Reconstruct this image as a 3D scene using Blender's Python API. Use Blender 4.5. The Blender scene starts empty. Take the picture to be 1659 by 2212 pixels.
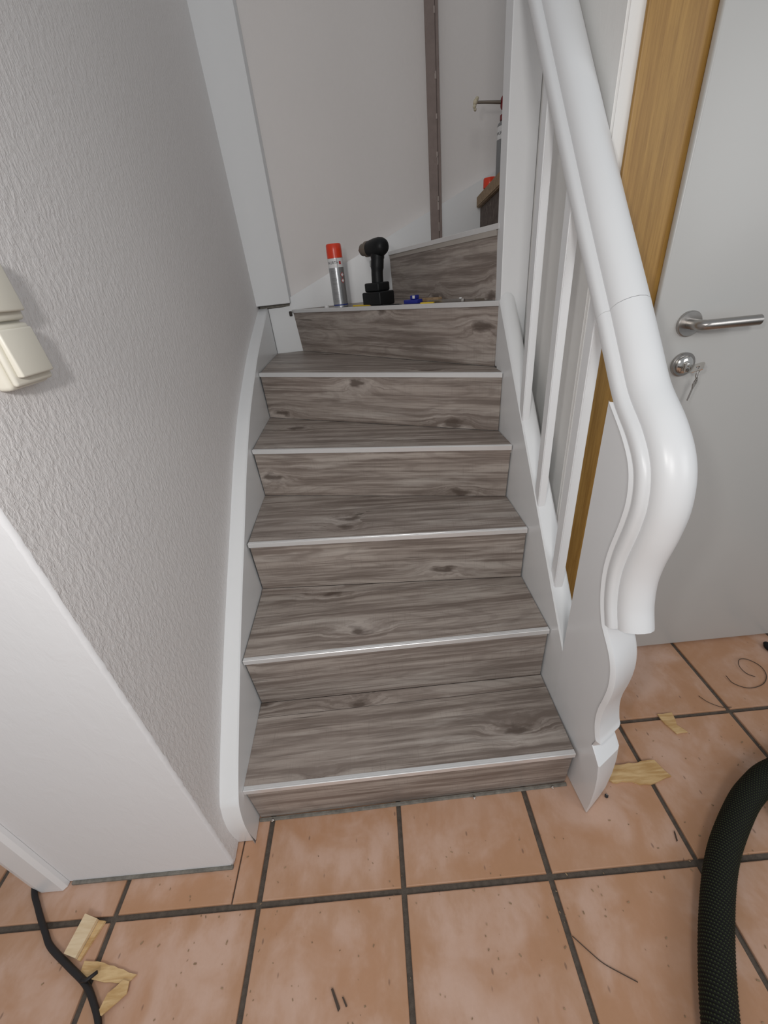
import bpy, bmesh, math, random
from mathutils import Vector, Matrix
random.seed(7)
S = bpy.context.scene
COL = S.collection

# ------------------------------------------------------------------ camera, world, light, exposure
def setup_camera():
    F, yaw, pit, rol = 869.516, -0.0110036, 0.5241706, -0.1105711
    loc = Vector((0.39499, -0.36756, 1.22610))
    w = Vector((math.sin(yaw) * math.cos(pit), math.cos(yaw) * math.cos(pit), -math.sin(pit)))
    r0 = Vector((math.cos(yaw), -math.sin(yaw), 0)); u0 = r0.cross(w)
    r = math.cos(rol) * r0 + math.sin(rol) * u0
    u = -math.sin(rol) * r0 + math.cos(rol) * u0
    cd = bpy.data.cameras.new('camera'); cam = bpy.data.objects.new('camera', cd); COL.objects.link(cam)
    m = Matrix((r, u, -w)).transposed().to_4x4(); m.translation = loc
    cam.matrix_world = m
    cd.sensor_fit = 'HORIZONTAL'; cd.sensor_width = 36.0; cd.lens = 36.0 * F / 1659.0
    cd.clip_start = 0.01; cd.clip_end = 100
    S.camera = cam
setup_camera()

wd = bpy.data.worlds.new('world'); S.world = wd; wd.use_nodes = True
bg = wd.node_tree.nodes['Background']
bg.inputs[0].default_value = (0.93, 0.965, 1.0, 1); bg.inputs[1].default_value = 0.34

def area(name, loc, target, sx, sy, power, color):
    ld = bpy.data.lights.new(name, 'AREA'); ld.shape = 'RECTANGLE'; ld.size = sx; ld.size_y = sy
    ld.energy = power; ld.color = color
    o = bpy.data.objects.new(name, ld); COL.objects.link(o); o.location = loc
    o.rotation_euler = (Vector(target) - Vector(loc)).to_track_quat('-Z', 'Y').to_euler()
    return o
area('front_door_daylight', (0.10, -1.65, 1.85), (0.3, 1.2, 0.9), 0.35, 0.6, 13, (1.0, 0.975, 0.95))
area('side_window_daylight', (2.4, -1.9, 1.9), (0.1, 0.5, 0.8), 1.2, 1.2, 14, (0.97, 0.985, 1.0))
area('work_lamp', (0.24, -0.40, 1.38), (0.30, 0.6, 0.75), 0.06, 0.06, 2.7, (1.0, 0.98, 0.96))

S.view_settings.view_transform = 'Standard'; S.view_settings.look = 'None'
S.view_settings.exposure = 0.0; S.view_settings.gamma = 1.0
S.view_settings.use_curve_mapping = False

# ------------------------------------------------------------------ material helpers
MATS = {}
class NT:
    def __init__(s, name):
        m = bpy.data.materials.new(name); m.use_nodes = True; s.m = m
        s.t = m.node_tree; s.b = s.t.nodes['Principled BSDF']; MATS[name] = m
    def n(s, typ, **kw):
        d = s.t.nodes.new(typ)
        for k, v in kw.items(): setattr(d, k, v)
        return d
    def l(s, a, b): s.t.links.new(a, b)
    def math(s, op, a, b=None, c=None):
        d = s.n('ShaderNodeMath', operation=op)
        for i, v in enumerate((a, b, c)):
            if v is None: continue
            if isinstance(v, (int, float)): d.inputs[i].default_value = v
            else: s.l(v, d.inputs[i])
        return d.outputs[0]
    def mix(s, fac, a, b, blend='MIX'):
        d = s.n('ShaderNodeMix', data_type='RGBA', blend_type=blend)
        for sock, v in ((d.inputs[0], fac), (d.inputs[6], a), (d.inputs[7], b)):
            if isinstance(v, (int, float)): sock.default_value = v
            elif isinstance(v, tuple): sock.default_value = (*v, 1) if len(v) == 3 else v
            else: s.l(v, sock)
        return d.outputs[2]
    def noise(s, vec, scale, detail=3, rough=0.5, dist=0.0):
        d = s.n('ShaderNodeTexNoise'); d.inputs['Scale'].default_value = scale
        d.inputs['Detail'].default_value = detail; d.inputs['Roughness'].default_value = rough
        d.inputs['Distortion'].default_value = dist
        if vec is not None: s.l(vec, d.inputs['Vector'])
        return d.outputs['Fac']
    def mapr(s, v, a, b, c=0.0, d=1.0, smooth=True):
        m = s.n('ShaderNodeMapRange'); m.interpolation_type = 'SMOOTHSTEP' if smooth else 'LINEAR'
        s.l(v, m.inputs[0])
        for i, q in enumerate((a, b, c, d)): m.inputs[i + 1].default_value = q
        return m.outputs[0]
    def mapping(s, vec, scale=(1, 1, 1), loc=(0, 0, 0), rot=(0, 0, 0)):
        d = s.n('ShaderNodeMapping'); s.l(vec, d.inputs[0])
        d.inputs['Location'].default_value = loc; d.inputs['Rotation'].default_value = rot; d.inputs['Scale'].default_value = scale
        return d.outputs[0]
    def coord(s, which='Object'): return s.n('ShaderNodeTexCoord').outputs[which]
    def bump(s, h, strength, dist=0.002):
        d = s.n('ShaderNodeBump'); d.inputs['Strength'].default_value = strength; d.inputs['Distance'].default_value = dist
        s.l(h, d.inputs['Height']); s.l(d.outputs[0], s.b.inputs['Normal'])
    def col(s, c):
        if isinstance(c, tuple): s.b.inputs['Base Color'].default_value = (*c, 1)
        else: s.l(c, s.b.inputs['Base Color'])
    def set(s, rough=0.5, metal=0.0, spec=None):
        s.b.inputs['Roughness'].default_value = rough; s.b.inputs['Metallic'].default_value = metal
        if spec is not None: s.b.inputs['Specular IOR Level'].default_value = spec

def simple(name, c, rough=0.5, metal=0.0, var=0.06, scale=30, bump=0.0, spec=None):
    t = NT(name); v = t.coord()
    f = t.noise(v, scale, 3)
    dark = tuple(x * (1 - var) for x in c); lite = tuple(min(1, x * (1 + var)) for x in c)
    t.col(t.mix(f, dark, lite)); t.set(rough, metal, spec)
    if bump: t.bump(t.noise(v, scale * 4, 3), bump)
    return t.m

def plaster(name, c, coarse, strength, dist):
    t = NT(name); v = t.coord()
    a = t.noise(t.mapping(v, (1, 1, 0.55)), coarse, 4, 0.62, 0.4)
    b = t.noise(v, coarse * 4, 2, 0.5)
    big = t.noise(v, 2.2, 3)
    t.col(t.mix(big, tuple(x * .96 for x in c), tuple(min(1, x * 1.03) for x in c)))
    t.set(0.8, 0, 0.25)
    t.bump(t.math('ADD', t.mapr(a, .35, .7), t.math('MULTIPLY', b, .25)), strength, dist)
    return t.m
plaster('wall_plaster', (0.80, 0.775, 0.765), 120, 0.48, 0.0022)
plaster('wall_smooth', (0.79, 0.79, 0.80), 26, 0.18, 0.002)
plaster('wall_cream', (0.88, 0.87, 0.845), 30, 0.12, 0.002)
plaster('wall_back', (0.78, 0.745, 0.725), 70, 0.14, 0.002)
plaster('pipe_box_paint', (0.80, 0.81, 0.815), 60, 0.08, 0.002)

def white_paint(name, c, rough=0.32, strength=0.12):
    t = NT(name); v = t.coord()
    n1 = t.noise(t.mapping(v, (1, 1, .12)), 60, 3); n2 = t.noise(v, 9, 3)
    sp = t.noise(v, 55, 1, 0.3)
    base = t.mix(n2, tuple(x * .96 for x in c), c)
    t.col(base)
    t.set(rough, 0, 0.45)
    t.bump(t.math('ADD', t.math('MULTIPLY', n1, .5), n2), strength, .002)
    return t.m
white_paint('white_gloss', (0.85, 0.86, 0.87))
white_paint('white_string', (0.83, 0.84, 0.845), 0.3, 0.1)
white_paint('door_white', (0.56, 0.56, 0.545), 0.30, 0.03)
simple('bare_cream', (0.80, 0.77, 0.70), 0.6)

# grey oak vinyl: u runs along the plank, v across it (metres)
def vinyl():
    t = NT('grey_oak_vinyl'); uv = t.n('ShaderNodeUVMap').outputs[0]
    warp = t.noise(t.mapping(uv, (2.2, 5, 1)), 1.0, 3, .55)
    # sparse knots
    vo = t.n('ShaderNodeTexVoronoi', voronoi_dimensions='2D'); vo.inputs['Scale'].default_value = 1.0; vo.inputs['Randomness'].default_value = .9
    kn1 = t.n('ShaderNodeTexNoise'); kn1.inputs['Scale'].default_value = 1.0; kn1.inputs['Detail'].default_value = 3
    t.l(t.mapping(uv, (16, 34, 1)), kn1.inputs['Vector'])
    kadd = t.n('ShaderNodeVectorMath', operation='MULTIPLY_ADD'); t.l(kn1.outputs['Color'], kadd.inputs[0]); kadd.inputs[1].default_value = (.26, .30, 0)
    t.l(t.mapping(uv, (2.6, 6.4, 1)), kadd.inputs[2]); t.l(kadd.outputs[0], vo.inputs['Vector'])
    d = vo.outputs['Distance']
    sepc = t.n('ShaderNodeSeparateColor'); t.l(vo.outputs['Color'], sepc.inputs[0])
    gate = t.mapr(sepc.outputs[0], .56, .60)
    halo = t.math('MULTIPLY', t.mapr(d, .0, .36, 1, 0), gate)
    core = t.math('MULTIPLY', t.mapr(t.math('ADD', d, t.math('MULTIPLY', warp, .10)), .09, .17, 1, 0), gate)
    sx = t.n('ShaderNodeSeparateXYZ'); t.l(uv, sx.inputs[0])
    vv = t.math('ADD', sx.outputs[1], t.math('MULTIPLY', t.math('SUBTRACT', warp, .5), .016))
    vv = t.math('ADD', vv, t.math('MULTIPLY', halo, .028))
    cb = t.n('ShaderNodeCombineXYZ'); t.l(sx.outputs[0], cb.inputs[0]); t.l(vv, cb.inputs[1])
    wv = cb.outputs[0]
    st1 = t.noise(t.mapping(wv, (1.5, 46, 1)), 1.0, 6, .66)
    st2 = t.noise(t.mapping(wv, (5, 150, 1)), 1.0, 4, .6)
    st3 = t.noise(t.mapping(wv, (2.3, 20, 1), (3.1, 7.7, 0)), 1.0, 5, .6)
    broad = t.noise(t.mapping(uv, (1.5, 3.2, 1), (9, 4, 0)), 1.0, 3, .5)
    cross = t.noise(t.mapping(uv, (420, 9, 1)), 1.0, 2, .5)
    cath = t.noise(t.mapping(wv, (0.9, 5.5, 1), (4, 1.3, 0)), 1.0, 2, .45)
    lines = t.math('SINE', t.math('MULTIPLY', cath, 120))
    c = t.mix(t.mapr(st1, .39, .61), (0.183, 0.148, 0.127), (0.403, 0.354, 0.317))
    c = t.mix(t.math('MULTIPLY', t.mapr(st3, .52, .66), .65), c, (0.525, 0.479, 0.438))
    c = t.mix(t.math('MULTIPLY', t.mapr(st3, .46, .32), .60), c, (0.152, 0.121, 0.104))
    c = t.mix(t.math('MULTIPLY', t.mapr(broad, .42, .66), .30), c, (0.385, 0.318, 0.282))
    c = t.mix(t.math('MULTIPLY', t.mapr(broad, .46, .30), .30), c, (0.208, 0.179, 0.159))
    c = t.mix(t.math('MULTIPLY', t.mapr(lines, .35, .95), .22), c, (0.158, 0.126, 0.108))
    c = t.mix(t.math('MULTIPLY', t.mapr(st2, .54, .68), .42), c, (0.135, 0.107, 0.092))
    c = t.mix(t.math('MULTIPLY', t.mapr(st2, .46, .34), .30), c, (0.513, 0.461, 0.421))
    c = t.mix(t.math('MULTIPLY', t.mapr(cross, .58, .72), .26), c, (0.171, 0.146, 0.127))
    ring = t.math('SINE', t.math('MULTIPLY', t.math('ADD', d, t.math('MULTIPLY', warp, .22)), 70))
    rm = t.math('MULTIPLY', t.math('MULTIPLY', t.mapr(ring, .1, .9), halo), .40)
    c = t.mix(rm, c, (0.141, 0.107, 0.087))
    lite = t.math('MULTIPLY', t.math('MULTIPLY', t.mapr(st3, .46, .56), halo), .6)
    c = t.mix(lite, c, (0.550, 0.497, 0.457))
    c = t.mix(t.math('MULTIPLY', core, .85), c, (0.091, 0.067, 0.054))
    # short dark cracks
    ck = t.noise(t.mapping(wv, (4.2, 90, 1), (2, 31, 0)), 1.0, 1, .3)
    c = t.mix(t.math('MULTIPLY', t.mapr(ck, .745, .79), .8), c, (0.073, 0.057, 0.048))
    inf = t.n('ShaderNodeObjectInfo')
    c = t.mix(t.math('MULTIPLY', inf.outputs['Random'], .55), c, (1.02, .985, .955), 'MULTIPLY')
    t.col(c); t.set(.46, 0, .4)
    t.b.inputs['Roughness'].default_value = .47
    t.bump(t.math('ADD', st2, t.math('MULTIPLY', cross, .4)), .10, .0008)
vinyl()

def oak():
    t = NT('oak_veneer'); v = t.coord()
    g1 = t.noise(t.mapping(v, (110, 110, 4.0)), 1.0, 6, .7)
    g2 = t.noise(t.mapping(v, (420, 420, 16)), 1.0, 3, .6)
    g3 = t.noise(t.mapping(v, (14, 14, 1.2)), 1.0, 3, .5, .6)
    c = t.mix(t.mapr(g1, .3, .7), (0.275, 0.145, 0.030), (0.45, 0.262, 0.068))
    c = t.mix(t.math('MULTIPLY', t.mapr(g2, .55, .72), .55), c, (0.235, 0.105, 0.022))
    c = t.mix(t.math('MULTIPLY', g3, .4), c, (0.41, 0.205, 0.047))
    t.col(c); t.set(.42, 0, .45); t.bump(g2, .08, .001)
oak()

def raw_wood(name, a, b, rough=.7):
    t = NT(name); v = t.coord()
    g1 = t.noise(t.mapping(v, (12, 90, 90)), 1.0, 5, .6, .5)
    g2 = t.noise(v, 35, 3)
    t.col(t.mix(t.math('MULTIPLY', g2, .4), t.mix(t.mapr(g1, .3, .7), a, b), a)); t.set(rough); t.bump(g1, .3, .001)
raw_wood('pine_chip', (0.52, 0.31, 0.12), (0.80, 0.58, 0.31))
raw_wood('raw_tread', (0.25, 0.165, 0.09), (0.46, 0.32, 0.19))
raw_wood('pale_block', (0.70, 0.52, 0.31), (0.86, 0.70, 0.48))

def glue_riser():
    t = NT('glue_riser'); v = t.coord()
    n = t.noise(v, 22, 4, .6, .8); n2 = t.noise(v, 60, 3, .6)
    c = t.mix(t.mapr(n2, .3, .7), (0.095, 0.07, 0.06), (0.16, 0.125, 0.105))
    c = t.mix(t.mapr(n, .60, .68), c, (0.33, 0.28, 0.24))
    t.col(c); t.set(.8)
glue_riser()

def tile_mat():
    t = NT('terracotta_tile'); v = t.coord(); info = t.n('ShaderNodeObjectInfo')
    off = t.n('ShaderNodeVectorMath', operation='MULTIPLY'); off.inputs[1].default_value = (31, 17, 9)
    cmb = t.n('ShaderNodeCombineXYZ')
    for i in range(3): t.l(info.outputs['Random'], cmb.inputs[i])
    t.l(cmb.outputs[0], off.inputs[0])
    add = t.n('ShaderNodeVectorMath', operation='ADD'); t.l(v, add.inputs[0]); t.l(off.outputs[0], add.inputs[1]); p = add.outputs[0]
    a = t.noise(p, 6.5, 4, .55, .5); b = t.noise(t.mapping(p, (1, .6, 1), (5, 2, 1)), 17, 4, .6); f = t.noise(p, 160, 2)
    c = t.mix(t.mapr(a, .36, .64), (0.522, 0.285, 0.165), (0.660, 0.445, 0.342))
    c = t.mix(t.math('MULTIPLY', t.mapr(b, .45, .75), .5), c, (0.495, 0.268, 0.153))
    c = t.mix(t.math('MULTIPLY', t.mapr(b, .50, .25), .35), c, (0.682, 0.479, 0.389))
    # browner rim towards the tile's edges: the glaze pools there (object space, tile is 0.33 m wide)
    sv = t.n('ShaderNodeSeparateXYZ'); t.l(v, sv.inputs[0])
    mx = t.math('MAXIMUM', t.math('ABSOLUTE', sv.outputs[0]), t.math('ABSOLUTE', sv.outputs[1]))
    rim = t.mapr(t.math('ADD', mx, t.math('MULTIPLY', t.math('SUBTRACT', b, .5), .16)), .095, .175)
    c = t.mix(t.math('MULTIPLY', rim, .55), c, (0.479, 0.257, 0.136))
    c = t.mix(t.math('MULTIPLY', f, .18), c, (0.440, 0.251, 0.165))
    hv = t.math('MULTIPLY', t.math('SUBTRACT', info.outputs['Random'], .5), .30)
    c = t.mix(t.math('ABSOLUTE', hv), c, (0.550, 0.296, 0.165))
    # pits: small dark elongated specks
    pit = t.n('ShaderNodeTexVoronoi'); pit.inputs['Scale'].default_value = 1.0
    t.l(t.mapping(p, (85, 38, 38), (0, 0, 0), (0, 0, .25)), pit.inputs['Vector'])
    sc = t.n('ShaderNodeSeparateColor'); t.l(pit.outputs['Color'], sc.inputs[0])
    pm = t.math('MULTIPLY', t.mapr(pit.outputs['Distance'], .10, .26, 1, 0), t.mapr(sc.outputs[1], .93, .95))
    c = t.mix(t.math('MULTIPLY', pm, .6), c, (0.17, 0.10, 0.07))
    t.col(c); t.set(.42, 0, .4)
    r = t.mapr(b, .3, .7, .34, .56); t.l(r, t.b.inputs['Roughness'])
    t.bump(t.math('SUBTRACT', t.math('ADD', b, t.math('MULTIPLY', f, .25)), t.math('MULTIPLY', pm, .8)), .25, .002)
tile_mat()
simple('grout', (0.105, 0.085, 0.068), .9, 0, .55, 90, .5)
simple('mortar', (0.20, 0.185, 0.16), .9, 0, .6, 70, .6)
simple('dark_core', (0.05, 0.042, 0.036), .9)
simple('core_board', (0.44, 0.40, 0.36), .8)
simple('aluminium', (0.82, 0.815, 0.81), .36, .5, .03, 60)
simple('steel', (0.44, 0.42, 0.40), .30, 1.0, .08, 120)
simple('chrome', (0.72, 0.70, 0.67), .12, 1.0, .05, 60)
simple('cable_rubber', (0.014, 0.011, 0.011), .55)
simple('black_plastic', (0.008, 0.009, 0.010), .45, spec=.28)
simple('grey_plastic', (0.32, 0.34, 0.33), .45)
simple('switch_plastic', (0.73, 0.70, 0.61), .35, 0, .02)
simple('cap_red', (0.78, 0.055, 0.018), .28)
simple('gun_red', (0.22, 0.012, 0.016), .4)
simple('can_silver', (0.42, 0.43, 0.44), .28, .7, .05, 25)
simple('label_white', (0.78, 0.78, 0.78), .35)
simple('print_dark', (0.035, 0.035, 0.04), .5)
simple('print_grey', (0.24, 0.245, 0.25), .5)
simple('print_red', (0.55, 0.03, 0.03), .5)
simple('print_blue', (0.02, 0.04, 0.20), .4)
simple('tool_blue', (0.015, 0.025, 0.26), .4)
simple('pencil_yellow', (0.72, 0.50, 0.03), .4)
simple('pencil_red', (0.70, 0.08, 0.035), .4)
simple('foam', (0.62, 0.56, 0.42), .85, 0, .2, 90, .6)
simple('brass_grey', (0.20, 0.17, 0.14), .45, .5)
simple('batten_brown', (0.26, 0.205, 0.185), .7, 0, .18, 40, .3)
simple('glue_trace', (0.40, 0.34, 0.31), .8)
simple('wire_brown', (0.07, 0.045, 0.03), .6)

def hose_mat():
    t = NT('hose_braid'); uv = t.n('ShaderNodeUVMap').outputs[0]
    sx = t.n('ShaderNodeSeparateXYZ'); t.l(uv, sx.inputs[0])
    row = t.math('FRACT', sx.outputs[0])
    sh = t.math('MULTIPLY', t.math('MODULO', t.math('FLOOR', sx.outputs[0]), 2), .5)
    cl = t.math('FRACT', t.math('ADD', sx.outputs[1], sh))
    dot = t.math('MULTIPLY', t.mapr(t.math('ABSOLUTE', t.math('SUBTRACT', row, .5)), .12, .30, 1, 0), t.mapr(t.math('ABSOLUTE', t.math('SUBTRACT', cl, .5)), .16, .34, 1, 0))
    t.col(t.mix(dot, (0.006, 0.006, 0.005), (0.040, 0.052, 0.022))); t.set(.7, 0, .25)
    t.bump(dot, .5, .002)
hose_mat()

# ------------------------------------------------------------------ geometry helpers
def finish(name, bm, mat, parent=None, smooth=False, angle=None):
    bmesh.ops.recalc_face_normals(bm, faces=bm.faces[:])
    me = bpy.data.meshes.new(name); bm.to_mesh(me); bm.free()
    for m in (mat if isinstance(mat, (list, tuple)) else [mat]): me.materials.append(MATS[m])
    if smooth:
        for p in me.polygons: p.use_smooth = True
        if angle is not None:
            try: me.set_sharp_from_angle(angle=math.radians(angle))
            except Exception: pass
    o = bpy.data.objects.new(name, me); COL.objects.link(o)
    if parent is not None: o.parent = parent
    return o
def tag(o, label=None, cat=None, group=None, kind=None):
    if label: o['label'] = label
    if cat: o['category'] = cat
    if group: o['group'] = group
    if kind: o['kind'] = kind
    return o
def empty(name, loc, label, cat, group=None, rz=0.0):
    o = bpy.data.objects.new(name, None); o.empty_display_size = .05; o.location = loc; o.rotation_euler = (0, 0, rz)
    COL.objects.link(o); return tag(o, label, cat, group)
def keep(o, root):
    """parent o to root, world coordinates kept (root has only location / z rotation)"""
    o.parent = root
    o.matrix_parent_inverse = (Matrix.Translation(root.location) @ root.rotation_euler.to_matrix().to_4x4()).inverted()
    return o
def box(bm, x0, x1, y0, y1, z0, z1, bev=0.0, seg=2, M=None):
    r = bmesh.ops.create_cube(bm, size=1.0)
    vs = r['verts']
    for v in vs:
        v.co = Vector(((x0 + x1) / 2 + v.co.x * (x1 - x0), (y0 + y1) / 2 + v.co.y * (y1 - y0), (z0 + z1) / 2 + v.co.z * (z1 - z0)))
    allv = list(vs)
    if bev > 0:
        es = list({e for v in vs for e in v.link_edges})
        res = bmesh.ops.bevel(bm, geom=es, offset=bev, segments=seg, profile=.5, affect='EDGES')
        allv = list({v for f in res['faces'] for v in f.verts} | {v for v in allv if v.is_valid})
    if M is not None:
        for v in allv: v.co = M @ v.co
    return bm
def nb(): return bmesh.new()
def boxo(name, dims, mat, parent=None, bev=0.0, seg=2, M=None, smooth=False):
    return finish(name, box(nb(), *dims, bev=bev, seg=seg, M=M), mat, parent, smooth, 40 if smooth else None)
def prism(bm, poly, vec):
    """polygon (list of Vector) extruded along vec; returns (top faces)"""
    a = [bm.verts.new(p) for p in poly]; b = [bm.verts.new(Vector(p) + Vector(vec)) for p in poly]
    n = len(a)
    f0 = bm.faces.new(a); f1 = bm.faces.new(list(reversed(b)))
    for i in range(n): bm.faces.new((a[i], b[i], b[(i + 1) % n], a[(i + 1) % n]))
    return f0, f1
def lathe(bm, prof, seg=32, M=None):
    """prof: list of (r, z)"""
    rings = []
    for r, z in prof:
        if r < 1e-6: rings.append([bm.verts.new((0, 0, z))])
        else: rings.append([bm.verts.new((r * math.cos(2 * math.pi * i / seg), r * math.sin(2 * math.pi * i / seg), z)) for i in range(seg)])
    for A, B in zip(rings, rings[1:]):
        if len(A) == 1 and len(B) == 1: continue
        for i in range(seg):
            j = (i + 1) % seg
            if len(A) == 1: bm.faces.new((A[0], B[i], B[j]))
            elif len(B) == 1: bm.faces.new((A[i], B[0], A[j]))
            else: bm.faces.new((A[i], B[i], B[j], A[j]))
    for R in (rings[0], rings[-1]):
        if len(R) > 1: bm.faces.new(R)
    if M is not None:
        for R in rings:
            for v in R: v.co = M @ v.co
    return bm
def catmull(pts, n=8):
    P = [Vector(p) for p in pts]; P = [2 * P[0] - P[1]] + P + [2 * P[-1] - P[-2]]
    out = []
    for i in range(1, len(P) - 2):
        for k in range(n):
            t = k / n
            out.append(.5 * ((2 * P[i]) + (P[i + 1] - P[i - 1]) * t + (2 * P[i - 1] - 5 * P[i] + 4 * P[i + 1] - P[i + 2]) * t * t + (3 * P[i] - P[i - 1] - 3 * P[i + 1] + P[i + 2]) * t ** 3))
    out.append(P[-2]); return out
def tube(bm, path, rad, seg=12, uvs=None, cap=True):
    """path list of Vector, rad number or list. uvs=(u per ring, v count)"""
    n = len(path); up = Vector((0, 0, 1)); rings = []
    uvl = bm.loops.layers.uv.verify() if uvs else None
    for i, p in enumerate(path):
        t = (path[min(i + 1, n - 1)] - path[max(i - 1, 0)]).normalized()
        s = t.cross(up)
        if s.length < 1e-3: s = t.cross(Vector((0, 1, 0)))
        s.normalize(); q = s.cross(t).normalized()
        r = rad[i] if isinstance(rad, (list, tuple)) else rad
        rings.append([bm.verts.new(p + r * (math.cos(2 * math.pi * k / seg) * s + math.sin(2 * math.pi * k / seg) * q)) for k in range(seg)])
    for i in range(n - 1):
        for k in range(seg):
            j = (k + 1) % seg
            f = bm.faces.new((rings[i][k], rings[i][j], rings[i + 1][j], rings[i + 1][k]))
            if uvs:
                vals = ((uvs[0][i], k), (uvs[0][i], k + 1), (uvs[0][i + 1], k + 1), (uvs[0][i + 1], k))
                for lp, (a, b) in zip(f.loops, vals): lp[uvl].uv = (a, b * uvs[1] / seg)
    if cap:
        bm.faces.new(rings[0]); bm.faces.new(list(reversed(rings[-1])))
    return bm
def board(name, poly, down, mat, parent, udir=None, bev=0.0):
    """flat board: top polygon and a thickness vector; UVs in metres, u along udir"""
    poly = [Vector(p) for p in poly]
    bm = nb(); prism(bm, poly, down)
    bmesh.ops.recalc_face_normals(bm, faces=bm.faces[:])
    if bev: bmesh.ops.bevel(bm, geom=bm.edges[:], offset=bev, segments=1, affect='EDGES')
    u = Vector(udir).normalized() if udir is not None else (poly[1] - poly[0]).normalized()
    nrm = (poly[1] - poly[0]).cross(poly[-1] - poly[0]).normalized(); v = nrm.cross(u).normalized()
    uvl = bm.loops.layers.uv.verify(); o0 = poly[0]; ou, ov = random.uniform(0, 40), random.uniform(0, 40)
    for f in bm.faces:
        for lp in f.loops:
            d = lp.vert.co - o0
            lp[uvl].uv = (d.dot(u) + ou, d.dot(v) + d.dot(nrm) + ov)
    return finish(name, bm, mat, parent)
def text_mesh(txt, size, offset=0.0):
    cu = bpy.data.curves.new('lettering', 'FONT'); cu.body = txt; cu.size = size; cu.align_x = 'CENTER'; cu.align_y = 'CENTER'; cu.offset = offset
    o = bpy.data.objects.new('lettering', cu); COL.objects.link(o)
    dg = bpy.context.evaluated_depsgraph_get(); dg.update()
    me = bpy.data.meshes.new_from_object(o.evaluated_get(dg)); bpy.data.objects.remove(o); bpy.data.curves.remove(cu)
    return me

# ------------------------------------------------------------------ THE SETTING
H = 3.0
XI = lambda y: -0.030 - 0.036 * y        # inner face of the wall string
XW = lambda y: -0.075 - 0.037 * y        # plaster face of the stair wall
YB = 1.968                               # back wall face

# floor: dark joint bed and tiles
bm = nb(); prism(bm, [(-3, -3.0, -.006), (4, -3.0, -.006), (4, 3.0, -.006), (-3, 3.0, -.006)], (0, 0, -.06))
floor = tag(finish('floor', bm, 'grout'), 'terracotta tiled hall floor with dark joints', kind='structure')
T, J = .34, .0125
tile_cache = {}
def tile(x0, x1, y0, y1):
    w, d = round(x1 - x0, 4), round(y1 - y0, 4)
    if (w, d) not in tile_cache:
        b = nb(); box(b, -w / 2, w / 2, -d / 2, d / 2, -.0095, 0)
        top = [e for e in b.edges if all(v.co.z > -.001 for v in e.verts)]
        bmesh.ops.bevel(b, geom=top, offset=.0022, segments=2, profile=.5, affect='EDGES')
        me = bpy.data.meshes.new('tile'); b.to_mesh(me); b.free(); me.materials.append(MATS['terracotta_tile'])
        tile_cache[(w, d)] = me
    o = bpy.data.objects.new('tile', tile_cache[(w, d)]); COL.objects.link(o); o.parent = floor
    o.location = ((x0 + x1) / 2 + random.uniform(-.0007, .0007), (y0 + y1) / 2 + random.uniform(-.0007, .0007), random.uniform(-.0008, .0004))
    o.rotation_euler = (0, 0, random.uniform(-.0025, .0025))
for i in range(-6, 7):
    for j in range(-4, 4):
        x0, x1, y0, y1 = i * T + J / 2, (i + 1) * T - J / 2, j * T + J / 2, (j + 1) * T - J / 2
        if x0 < .80 and x1 > -.56 and y0 > .3: continue          # stair and walls stand here
        if y0 > .66 and x0 > -.5: continue
        if x1 > 2.3: continue
        if (i, j) == (-1, 0):                                    # this one was cut beside the wall end
            tile(x0, -.0665, y0, y1); tile(-.0635, x1, y0, y1); continue
        tile(x0, x1, y0, y1)

def wall(name, poly_xy, z0, z1, mat, label, face_mats=None, bev=0):
    b = nb(); prism(b, [Vector((x, y, z0)) for x, y in poly_xy], (0, 0, z1 - z0))
    if bev: bmesh.ops.bevel(b, geom=[e for e in b.edges if abs(e.verts[0].co.z - e.verts[1].co.z) > .1], offset=bev, segments=3, affect='EDGES')
    bmesh.ops.recalc_face_normals(b, faces=b.faces[:])
    mats = [mat]
    if face_mats:
        mats = [mat, face_mats]
        for f in b.faces:
            if f.normal.y < -.9: f.material_index = 1
    return tag(finish(name, b, mats), label, kind='structure')
def ragged_wall():
    b = nb(); rng = random.Random(3); nz = 260; rows = []
    for i in range(nz + 1):
        z = .004 + (H - .004) * i / nz
        j1, j2 = rng.uniform(-.0012, .0012), rng.uniform(-.0012, .0012)
        ring = [(XW(2.2), 2.2), (-.578, 2.2), (-.578, .078), (XW(.078) - .0060 + j1, .078), (XW(.078) - .0025 + j2, .0795 + j1), (XW(.078), .0845 + j2), (XW(.12), .12)]
        rows.append([b.verts.new((x, y, z)) for x, y in ring])
    for A, B2 in zip(rows, rows[1:]):
        for k in range(7):
            f = b.faces.new((A[k], A[(k + 1) % 7], B2[(k + 1) % 7], B2[k]))
            if k == 2: f.material_index = 1
            if k in (3, 4): f.smooth = True; f.material_index = 1
    b.faces.new(rows[0]); b.faces.new(list(reversed(rows[-1])))
    return tag(finish('wall_left', b, ['wall_plaster', 'wall_smooth']), 'rough white plastered stair wall with a smooth end face', kind='structure')
ragged_wall()
wall('wall_back', [(-.6, YB), (2.6, YB), (2.6, YB + .15), (-.6, YB + .15)], 0, H, 'wall_back', 'grey-white wall behind the winding steps')
# wall beside the upper steps and the door wall (one L-shaped corner)
wall('wall_right', [(.885, .622), (.925, .622), (.925, .70), (1.0, .70), (1.0, 1.30), (.885, 1.30)], 0.004, H, 'wall_cream', 'white wall corner behind the balusters', None, .004)
wall('wall_door', [(1.96, .622), (3.0, .622), (3.0, .78), (1.96, .78)], 0.004, H, 'wall_smooth', 'white wall on the far side of the door')
wall('wall_above_door', [(.926, .625), (1.959, .625), (1.959, .78), (.926, .78)], 2.06, H, 'wall_smooth', 'white wall above the door')

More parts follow.
